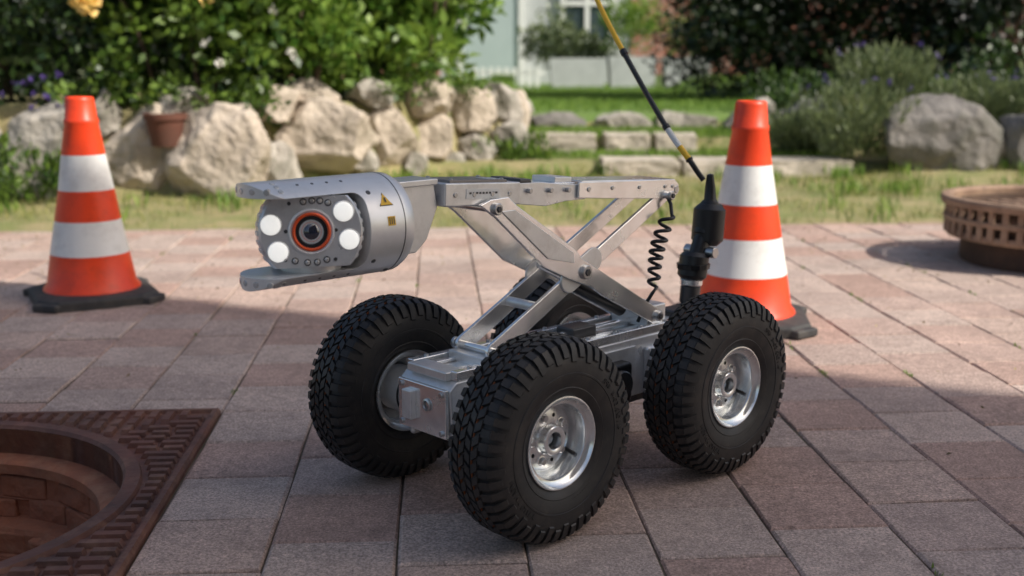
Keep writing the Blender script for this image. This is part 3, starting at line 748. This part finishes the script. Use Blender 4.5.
def bush(name,cl,per,size,m,up=.2,aspect=.55,stems=None):
    c,r=cl; n=len(c)*per
    idx=np.repeat(np.arange(len(c)),per)
    d=unit(n); rad=r[idx]*np.abs(rng.normal(.85,.22,n))
    Pp=c[idx]+d*rad[:,None]*np.array([1,1,.8])
    V=leaf_quads(Pp,size,up,aspect,dirs=d*.6+unit(n)*.6)
    tone=rng.normal(0,.14,len(c))
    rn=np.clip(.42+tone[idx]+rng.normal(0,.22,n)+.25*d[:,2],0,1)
    e=empty(name)
    quadmesh('foliage',V,m,rn,parent=e)
    if stems:
        for k,(x,y,z) in enumerate(c[::max(1,len(c)//stems)][:stems]):
            bx=x*.5+c[:,0].mean()*.5; by=y*.5+c[:,1].mean()*.5; zb=hgt(bx,by)-.02
            pts=catmull([(bx,by,zb),((bx+x)/2+random.uniform(-.04,.04),(by+y)/2,(zb+z)/2+.02),(x,y,z)],6)
            tube('stem',pts,.009,M['bark'],e,2)
    return e
def flowers(parent,pos,size,m,name='blossoms',npet=16):
    Ps=[]
    for p in pos:
        d=unit(npet); d[:,1]-=.4
        Ps.append(leaf_quads(np.repeat(np.array([p]),npet,0)+d*size*.25,size*.75,.1,1.1,dirs=d))
    V=np.concatenate(Ps); quadmesh(name,V,m,np.full(len(V)//4,.5),parent=parent)

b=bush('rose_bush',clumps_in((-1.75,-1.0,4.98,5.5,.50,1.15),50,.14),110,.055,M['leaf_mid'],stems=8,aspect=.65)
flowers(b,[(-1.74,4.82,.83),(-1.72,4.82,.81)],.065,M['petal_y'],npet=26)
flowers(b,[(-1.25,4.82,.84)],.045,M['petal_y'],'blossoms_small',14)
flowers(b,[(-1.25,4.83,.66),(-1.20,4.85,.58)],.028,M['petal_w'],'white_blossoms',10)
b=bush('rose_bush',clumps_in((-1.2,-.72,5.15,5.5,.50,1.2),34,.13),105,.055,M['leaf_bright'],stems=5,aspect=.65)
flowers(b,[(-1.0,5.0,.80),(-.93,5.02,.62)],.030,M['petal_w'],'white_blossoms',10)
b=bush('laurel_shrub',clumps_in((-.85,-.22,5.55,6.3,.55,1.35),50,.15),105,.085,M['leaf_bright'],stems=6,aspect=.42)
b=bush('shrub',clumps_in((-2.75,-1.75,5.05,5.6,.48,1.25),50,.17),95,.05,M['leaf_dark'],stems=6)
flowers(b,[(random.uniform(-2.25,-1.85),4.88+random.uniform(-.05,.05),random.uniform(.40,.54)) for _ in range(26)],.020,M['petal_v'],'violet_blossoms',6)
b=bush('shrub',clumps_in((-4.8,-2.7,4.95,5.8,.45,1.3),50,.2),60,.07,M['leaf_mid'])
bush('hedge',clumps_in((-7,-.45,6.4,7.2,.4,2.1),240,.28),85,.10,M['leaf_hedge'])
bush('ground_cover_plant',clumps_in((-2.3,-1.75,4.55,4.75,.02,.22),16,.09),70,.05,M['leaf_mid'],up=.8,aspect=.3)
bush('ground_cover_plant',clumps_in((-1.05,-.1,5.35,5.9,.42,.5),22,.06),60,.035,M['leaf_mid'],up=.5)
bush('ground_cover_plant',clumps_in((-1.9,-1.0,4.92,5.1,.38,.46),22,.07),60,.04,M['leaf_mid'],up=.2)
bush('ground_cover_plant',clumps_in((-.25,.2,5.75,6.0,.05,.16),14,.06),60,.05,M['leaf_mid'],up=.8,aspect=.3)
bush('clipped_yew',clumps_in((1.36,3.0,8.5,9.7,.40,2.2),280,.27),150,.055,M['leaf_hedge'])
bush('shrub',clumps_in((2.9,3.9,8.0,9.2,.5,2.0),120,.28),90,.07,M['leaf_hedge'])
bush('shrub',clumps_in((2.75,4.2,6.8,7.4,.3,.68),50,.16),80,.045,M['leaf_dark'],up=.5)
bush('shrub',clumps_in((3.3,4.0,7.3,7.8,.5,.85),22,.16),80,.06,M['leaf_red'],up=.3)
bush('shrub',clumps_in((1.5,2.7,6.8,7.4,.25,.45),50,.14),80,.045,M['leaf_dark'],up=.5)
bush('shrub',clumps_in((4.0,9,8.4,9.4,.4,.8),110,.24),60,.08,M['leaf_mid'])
def spikes(name,cx,cy,n,r,h,m,mf,nf):
    e=empty(name); z0=hgt(cx,cy)
    a=rng.uniform(0,2*math.pi,n); q=rng.uniform(0,1,n)**.6
    base=np.stack([cx+.35*r*q*np.cos(a),cy+.35*r*q*np.sin(a),np.full(n,z0-.01)],1)
    out=np.stack([.65*q*np.cos(a),.65*q*np.sin(a),np.ones(n)],1); out/=np.linalg.norm(out,axis=1)[:,None]
    t=rng.uniform(.1,1,n)*(1-.35*rng.uniform(0,1,n)*q)
    Pp=base+out*(h*t)[:,None]+unit(n)*.012
    V=leaf_quads(Pp,.055,0.2,.16,dirs=out*.9+unit(n)*.35); quadmesh('foliage',V,m,rng.uniform(0,1,n),parent=e)
    if nf:
        i=rng.choice(n,nf); tops=base[i]+out[i]*(h*1.05)+unit(nf)*.02
        V=leaf_quads(np.repeat(tops,4,0)+unit(nf*4)*.010,.020,.5,.6); quadmesh('flower_spikes',V,mf,rng.uniform(0,1,nf*4),parent=e)
    return e
for cx,cy,r,h,q in ((1.68,5.66,.36,.40,10),(1.50,5.98,.30,.24,5),(1.95,6.15,.4,.30,8),(2.40,5.98,.40,.28,10),(2.72,5.90,.45,.36,14),(2.98,6.0,.45,.4,8)):
    spikes('lavender_plant',cx,cy,2600,r,h,M['leaf_grey'],M['petal_v'],q)

def grass(name,area,n,h,m,mask=None,tuft=0,sp=.03):
    x=rng.uniform(area[0],area[1],n); y=rng.uniform(area[2],area[3],n)
    if tuft:
        k=max(1,n//tuft); tx=rng.uniform(area[0],area[1],k); ty=rng.uniform(area[2],area[3],k)
        i=rng.integers(0,k,n); x=tx[i]+rng.normal(0,sp,n); y=ty[i]+rng.normal(0,sp,n)
    keep=[i for i in range(n) if mask is None or mask(x[i],y[i])]
    x=x[keep];y=y[keep]; n=len(x)
    z=np.array([hgt(a,b) for a,b in zip(x,y)])
    Pp=np.stack([x,y,z-.004],1)
    V=leaf_quads(Pp,h,1.1,.09,dirs=unit(n)*.45+np.array([0,0,.6]))
    quadmesh(name,V,m,rng.uniform(0,1,n))
def edge(x): return 4.115+.066*(x+.5)
def m1(x,y):
    if y<edge(x): return False
    if x<.02 and y>wall_y(x)-.1: return False
    d=noise.noise(Vector((x*2.2,y*3.5,3)))*1.6+.5*noise.noise(Vector((x*8,y*8,1)))
    return random.random()<(.36+.6*d+.25*sm(4.3,5.2,y))
grass('verge_grass',(-3.2,3.6,4.1,5.6),48000,.034,M['grassb'],m1)
grass('verge_grass_tufts',(-3.2,3.6,4.25,5.5),9000,.07,M['lawnb'],m1,tuft=30)
grass('terrace_grass',(-.05,1.7,5.75,6.9),14000,.045,M['lawnb'])
grass('lawn_grass',(-.2,3.2,7.02,12.5),26000,.05,M['lawnb'])
pts=[]
for k in range(90):
    i=random.randint(-12,14); a=i*W; b=random.uniform(-1.0,2.1)
    if -.85<a<.05 and -.85<b<.05: continue
    pts.append(pw(a,b))
wx=[]
for x,y in pts:
    for q in range(random.randint(4,16)): wx.append((x+random.gauss(0,.002),y+random.gauss(0,.012),-.003))
wx=np.array(wx); V=leaf_quads(wx,.010,.9,.3,dirs=unit(len(wx))*.6+np.array([0,0,.4])); quadmesh('joint_weeds',V,M['lawnb'],rng.uniform(0,1,len(wx)))
n=1300
lx=rng.uniform(-2.4,2.6,n); ly=4.08-np.abs(rng.normal(0,.8,n)); ly=np.clip(ly,1.0,4.08)+.066*(lx+.5)
ok=~((lx<-.45)&(ly<1.98)); lx=lx[ok];ly=ly[ok];n=len(lx)
V=leaf_quads(np.stack([lx,ly,np.full(n,.0045)],1),.009,0,.5,dirs=unit(n)*np.array([1,1,.12])); quadmesh('leaf_litter',V,M['litter'],rng.uniform(0,1,n))

# ------------------------------------------------------------ stones
def rock(name,c,s,m,parent,seed,rz=0,npl=12,flat=.93,slab=False):
    r=random.Random(seed); bm=bmesh.new(); bmesh.ops.create_icosphere(bm,subdivisions=5,radius=1)
    planes=[(Vector((r.gauss(0,1),r.gauss(0,1),r.gauss(0,1))).normalized(),r.uniform(.60,.86)) for _ in range(npl)]
    planes+=[(Vector((r.uniform(-.25,.25),-1,r.uniform(-.1,.35))).normalized(),r.uniform(.6,.72)),(Vector((0,0,-1)),.7)]
    if slab: planes=[(Vector(d).normalized(),q) for d,q in (((1,r.uniform(-.1,.1),0),.62),((-1,r.uniform(-.1,.1),0),.62),((0,1,0),.6),((r.uniform(-.05,.05),-1,r.uniform(0,.12)),.6),((0,r.uniform(-.06,.03),1),.58),((0,0,-1),.6),((r.uniform(-1,1),-1,1),.95))]
    off=Vector((seed*3.7,seed*1.3,0))
    for v_ in bm.verts:
        p=v_.co.copy()
        for _ in range(2):
            for nn_,d_ in planes:
                k=p.dot(nn_)
                if k>d_: p-=nn_*(k-d_)*flat
        p*=1+.07*noise.noise(p*2.2+off)+.04*noise.noise(p*6+off)+.022*noise.noise(p*15+off)+.012*noise.noise(p*34+off)
        v_.co=p
    mx=[max(abs(v_.co[i]) for v_ in bm.verts) for i in range(3)]
    for v_ in bm.verts:
        v_.co=Vector((v_.co.x/mx[0]*s[0]/2,v_.co.y/mx[1]*s[1]/2,v_.co.z/mx[2]*s[2]/2))
    me=bpy.data.meshes.new(name); bm.to_mesh(me); bm.free(); me.materials.append(m)
    me.polygons.foreach_set('use_smooth',[True]*len(me.polygons))
    o=bpy.data.objects.new(name,me); o.location=c; o.rotation_euler=(0,0,rz); link(o,parent); return o
SW=empty('stone_wall')
st=[(-1.215,4.88,.46,.45,.18,0),(-1.58,4.92,.32,.46,.17,0),(-1.92,4.90,.38,.46,.18,1),(-2.3,4.92,.42,.42,.18,1),(-2.7,4.92,.42,.44,.18,0),(-3.1,4.9,.42,.4,.18,1),(-3.5,4.9,.42,.4,.18,0),(-3.95,4.9,.5,.4,.18,1),
 (-1.03,5.10,.22,.17,.395,0),(-.90,5.24,.26,.16,.43,0),(-.84,5.20,.48,.36,.245,0),(-.65,5.50,.25,.16,.43,1),(-.57,5.50,.30,.32,.22,0),
 (-.42,5.70,.28,.18,.40,0),(-.39,5.70,.24,.28,.20,0),(-.22,5.90,.27,.24,.34,0),(-.20,5.86,.24,.20,.14,1),(-.05,6.15,.24,.22,.36,1),(-.03,6.05,.24,.2,.18,1),
 (-1.40,4.95,.16,.24,.20,1),(-1.02,5.02,.18,.26,.11,1),(-1.42,5.02,.22,.16,.40,1),(-1.75,4.98,.18,.24,.35,1),(-1.76,4.94,.16,.24,.12,1),(.0,6.5,.22,.24,.3,0),(.02,6.85,.22,.22,.3,1),(-.69,5.34,.15,.16,.12,1),(-.47,5.56,.13,.14,.1,1),(-.30,5.74,.14,.14,.08,1)]
for i,(x,y,wd,h,z,t) in enumerate(st):
    rock('stone',(x,y,z),(wd*1.06,max(.26,wd*.8),h*1.08),M['stone2'] if t else M['stone'],SW,i+3,random.uniform(-.2,.2))
SK=empty('stone_step')
for i,(x0,x1) in enumerate(((.42,.80),(.81,1.06),(1.07,1.64))):
    rock('step_slab',((x0+x1)/2,5.60,.055),(x1-x0,.30,.150),M['slab'],SK,50+i,random.uniform(-.03,.03),slab=True)
for i,(x0,x1) in enumerate(((-.02,.47),(.48,.74),(.75,.98))):
    rock('step_slab',((x0+x1)/2,6.20,.130),(x1-x0,.30,.165),M['slab'],SK,60+i,random.uniform(-.03,.03),slab=True)
SK2=empty('stone_edging')
x=.05; i=0
while x<1.6:
    wd=random.uniform(.2,.4); rock('edging_stone',(x+wd/2,6.95+random.uniform(-.04,.04),.20),(wd*1.10,.26,random.uniform(.16,.22)),M['stone2' if i%3 else 'stone3'],SK2,80+i); x+=wd; i+=1
rock('boulder',(2.06,5.58,.205),(.68,.5,.46),M['stone3'],None,201,.1)
rock('boulder',(2.57,5.58,.18),(.48,.45,.42),M['stone3'],None,202)
rock('boulder',(3.05,5.55,.19),(.55,.45,.45),M['stone3'],None,203)
rock('boulder',(1.66,6.30,.27),(.32,.3,.26),M['stone3'],None,204)
rock('boulder',(1.38,6.55,.27),(.26,.3,.24),M['stone2'],None,205)
e=empty('terracotta_pot',(-1.44,4.84,.24))
lathe('pot',[(.0,0),(.058,0),(.08,.11),(.088,.11),(.090,.135),(.080,.137),(.074,.11),(0,.10)],M['terracotta'],e,n=40)

# ------------------------------------------------------------ houses
bh=empty('unseen_shade_house',(0,15.5,.2))
def hb(n_,c,s,m,b_=0): return box(n_,c,s,m,bh,b_)
hb('wall_base',(3.5,.15,-.2),(13,.3,.5),M['brick'])
for x0,x1 in ((-3,-.95),(1.55,2.6),(3.6,5.6),(6.6,7.8),(9.2,10)):
    hb('wall_pier',((x0+x1)/2,.15,1.6),(x1-x0,.3,3.1),M['brick'])
hb('wall_upper',(3.5,.15,4.1),(13,.3,1.9),M['brick'])
for x0,x1 in ((2.6,3.6),(5.6,6.6),(7.8,9.2)):
    hb('wall_sill_part',((x0+x1)/2,.15,.45),(x1-x0-.004,.296,.8),M['brick'])
    hb('window_sill',((x0+x1)/2,-.03,.88),(x1-x0+.1,.12,.05),M['paintwhite'])
    hb('window_glass',((x0+x1)/2,.2,2.02),(x1-x0-.1,.02,2.2),M['winglass'])
    for q in (x0+.04,x1-.04,(x0+x1)/2): hb('window_frame',(q,.16,2.02),(.08,.08,2.22),M['paintwhite'])
    for q in (.95,2.1,3.1): hb('window_rail',((x0+x1)/2,.163,q),(x1-x0,.07,.07),M['paintwhite'])
hb('rendered_bay',(.30,.16,1.6),(2.5,.26,3.1),M['render'])
hb('bay_window_glass',(.98,.005,1.35),(.62,.05,1.5),M['winglass'])
for q in (.66,.98,1.30): hb('bay_window_frame',(q,-.02,1.35),(.06,.07,1.56),M['paintwhite'])
for q in (.60,1.1,2.1): hb('bay_window_rail',(.98,-.016,q),(.70,.07,.06),M['paintwhite'])
hb('door_panel',(-.28,.0,1.25),(.74,.06,2.4),M['teal'])
for q in (-.68,.12): hb('door_frame',(q,-.01,1.25),(.07,.1,2.5),M['paintwhite'])
hb('back_wall',(3.5,5.5,2.3),(13,.3,5.2),M['brick'])
hb('side_wall',(-2.85,2.8,2.3),(.3,5,5.2),M['brick']); hb('side_wall',(9.85,2.8,2.3),(.3,5,5.2),M['brick'])
v=[(-3.4,-.5,4.95),(10.4,-.5,4.95),(10.4,6.2,4.95),(-3.4,6.2,4.95),(-3.4,2.85,8),(10.4,2.85,8)]
mesh('roof',v,[(0,1,5,4),(2,3,4,5),(1,2,5),(3,0,4),(0,3,2,1)],M['roof'],bh)
shade_house=empty('unseen_shade_house',(0,0,0),SAZ)  # unseen house added behind camera, outline shaped to cast the paving's shade edge
kz=math.tan(SEL)/.781
prof=[(-9,-.05),(1.6,-.05),(1.6,3.75*kz),(1.98,4.2*kz),(2.18,5.1*kz),(2.22,5.80*kz),(1.0,7.0*kz),(-9,7.0*kz)]
n=len(prof); v=[(5,b_,z) for b_,z in prof]+[(11,b_,z) for b_,z in prof]
f=[tuple(range(n))[::-1],tuple(range(n,2*n))]+[(i,(i+1)%n,(i+1)%n+n,i+n) for i in range(n)]
o=mesh('shade_caster_shell',v,f,[M['brick'],M['roof']],shade_house,mi=[0,0]+[0,0,1,1,1,1,1,0])
for y0 in (-6.5,-4,-1.3):
    box('window_frame',(4.985,y0,1.6),(.06,1.2,1.3),M['paintwhite'],shade_house,.01); box('window_glass',(4.97,y0,1.6),(.06,1.0,1.1),M['winglass'],shade_house,0)
for x,wd,h in ((.72,.62,.34),(1.32,.52,.36),(1.92,.5,.36)):
    p=empty('planter',(x,13.0,.26))
    v=[];f=[]
    a,b_=wd/2,.2
    for k,z in ((.9,0),(1,h),(.93,h),(.9,h-.05)): v+=[(-a*k,-b_*k,z),(a*k,-b_*k,z),(a*k,b_*k,z),(-a*k,b_*k,z)]
    for r in range(3):
        for q in range(4): f.append((r*4+q,r*4+(q+1)%4,r*4+4+(q+1)%4,r*4+4+q))
    f.append((12,13,14,15)); mesh('box',v,f,M['planter'],p)
bush('grasses_in_planter',(np.array([[1.32,13,.85],[1.92,13,.8],[1.2,13.1,1.0],[1.45,13,1.0]]),np.array([.25,.22,.2,.2])),260,.16,M['leaf_bright'],up=.9,aspect=.12)
bush('shrub',clumps_in((.25,1.05,13.3,13.9,.5,1.1),22,.18),90,.07,M['leaf_grey'])
fe=empty('garden_fence',(-.05,12.8,.26))
for k in range(9): box('slat',(-.35+k*.085,0,.12),(.05,.02,.24),M['paintwhite'],fe,0)
box('rail',(0,.025,.18),(.8,.02,.04),M['paintwhite'],fe,0)
bush('background_hedge',(np.stack([np.concatenate([rng.uniform(-16,-2.2,120),rng.uniform(8,18,90)]),rng.uniform(12.5,14.5,210),rng.uniform(.2,3,210)],1),rng.uniform(.4,.7,210)),45,.22,M['leaf_dark'])
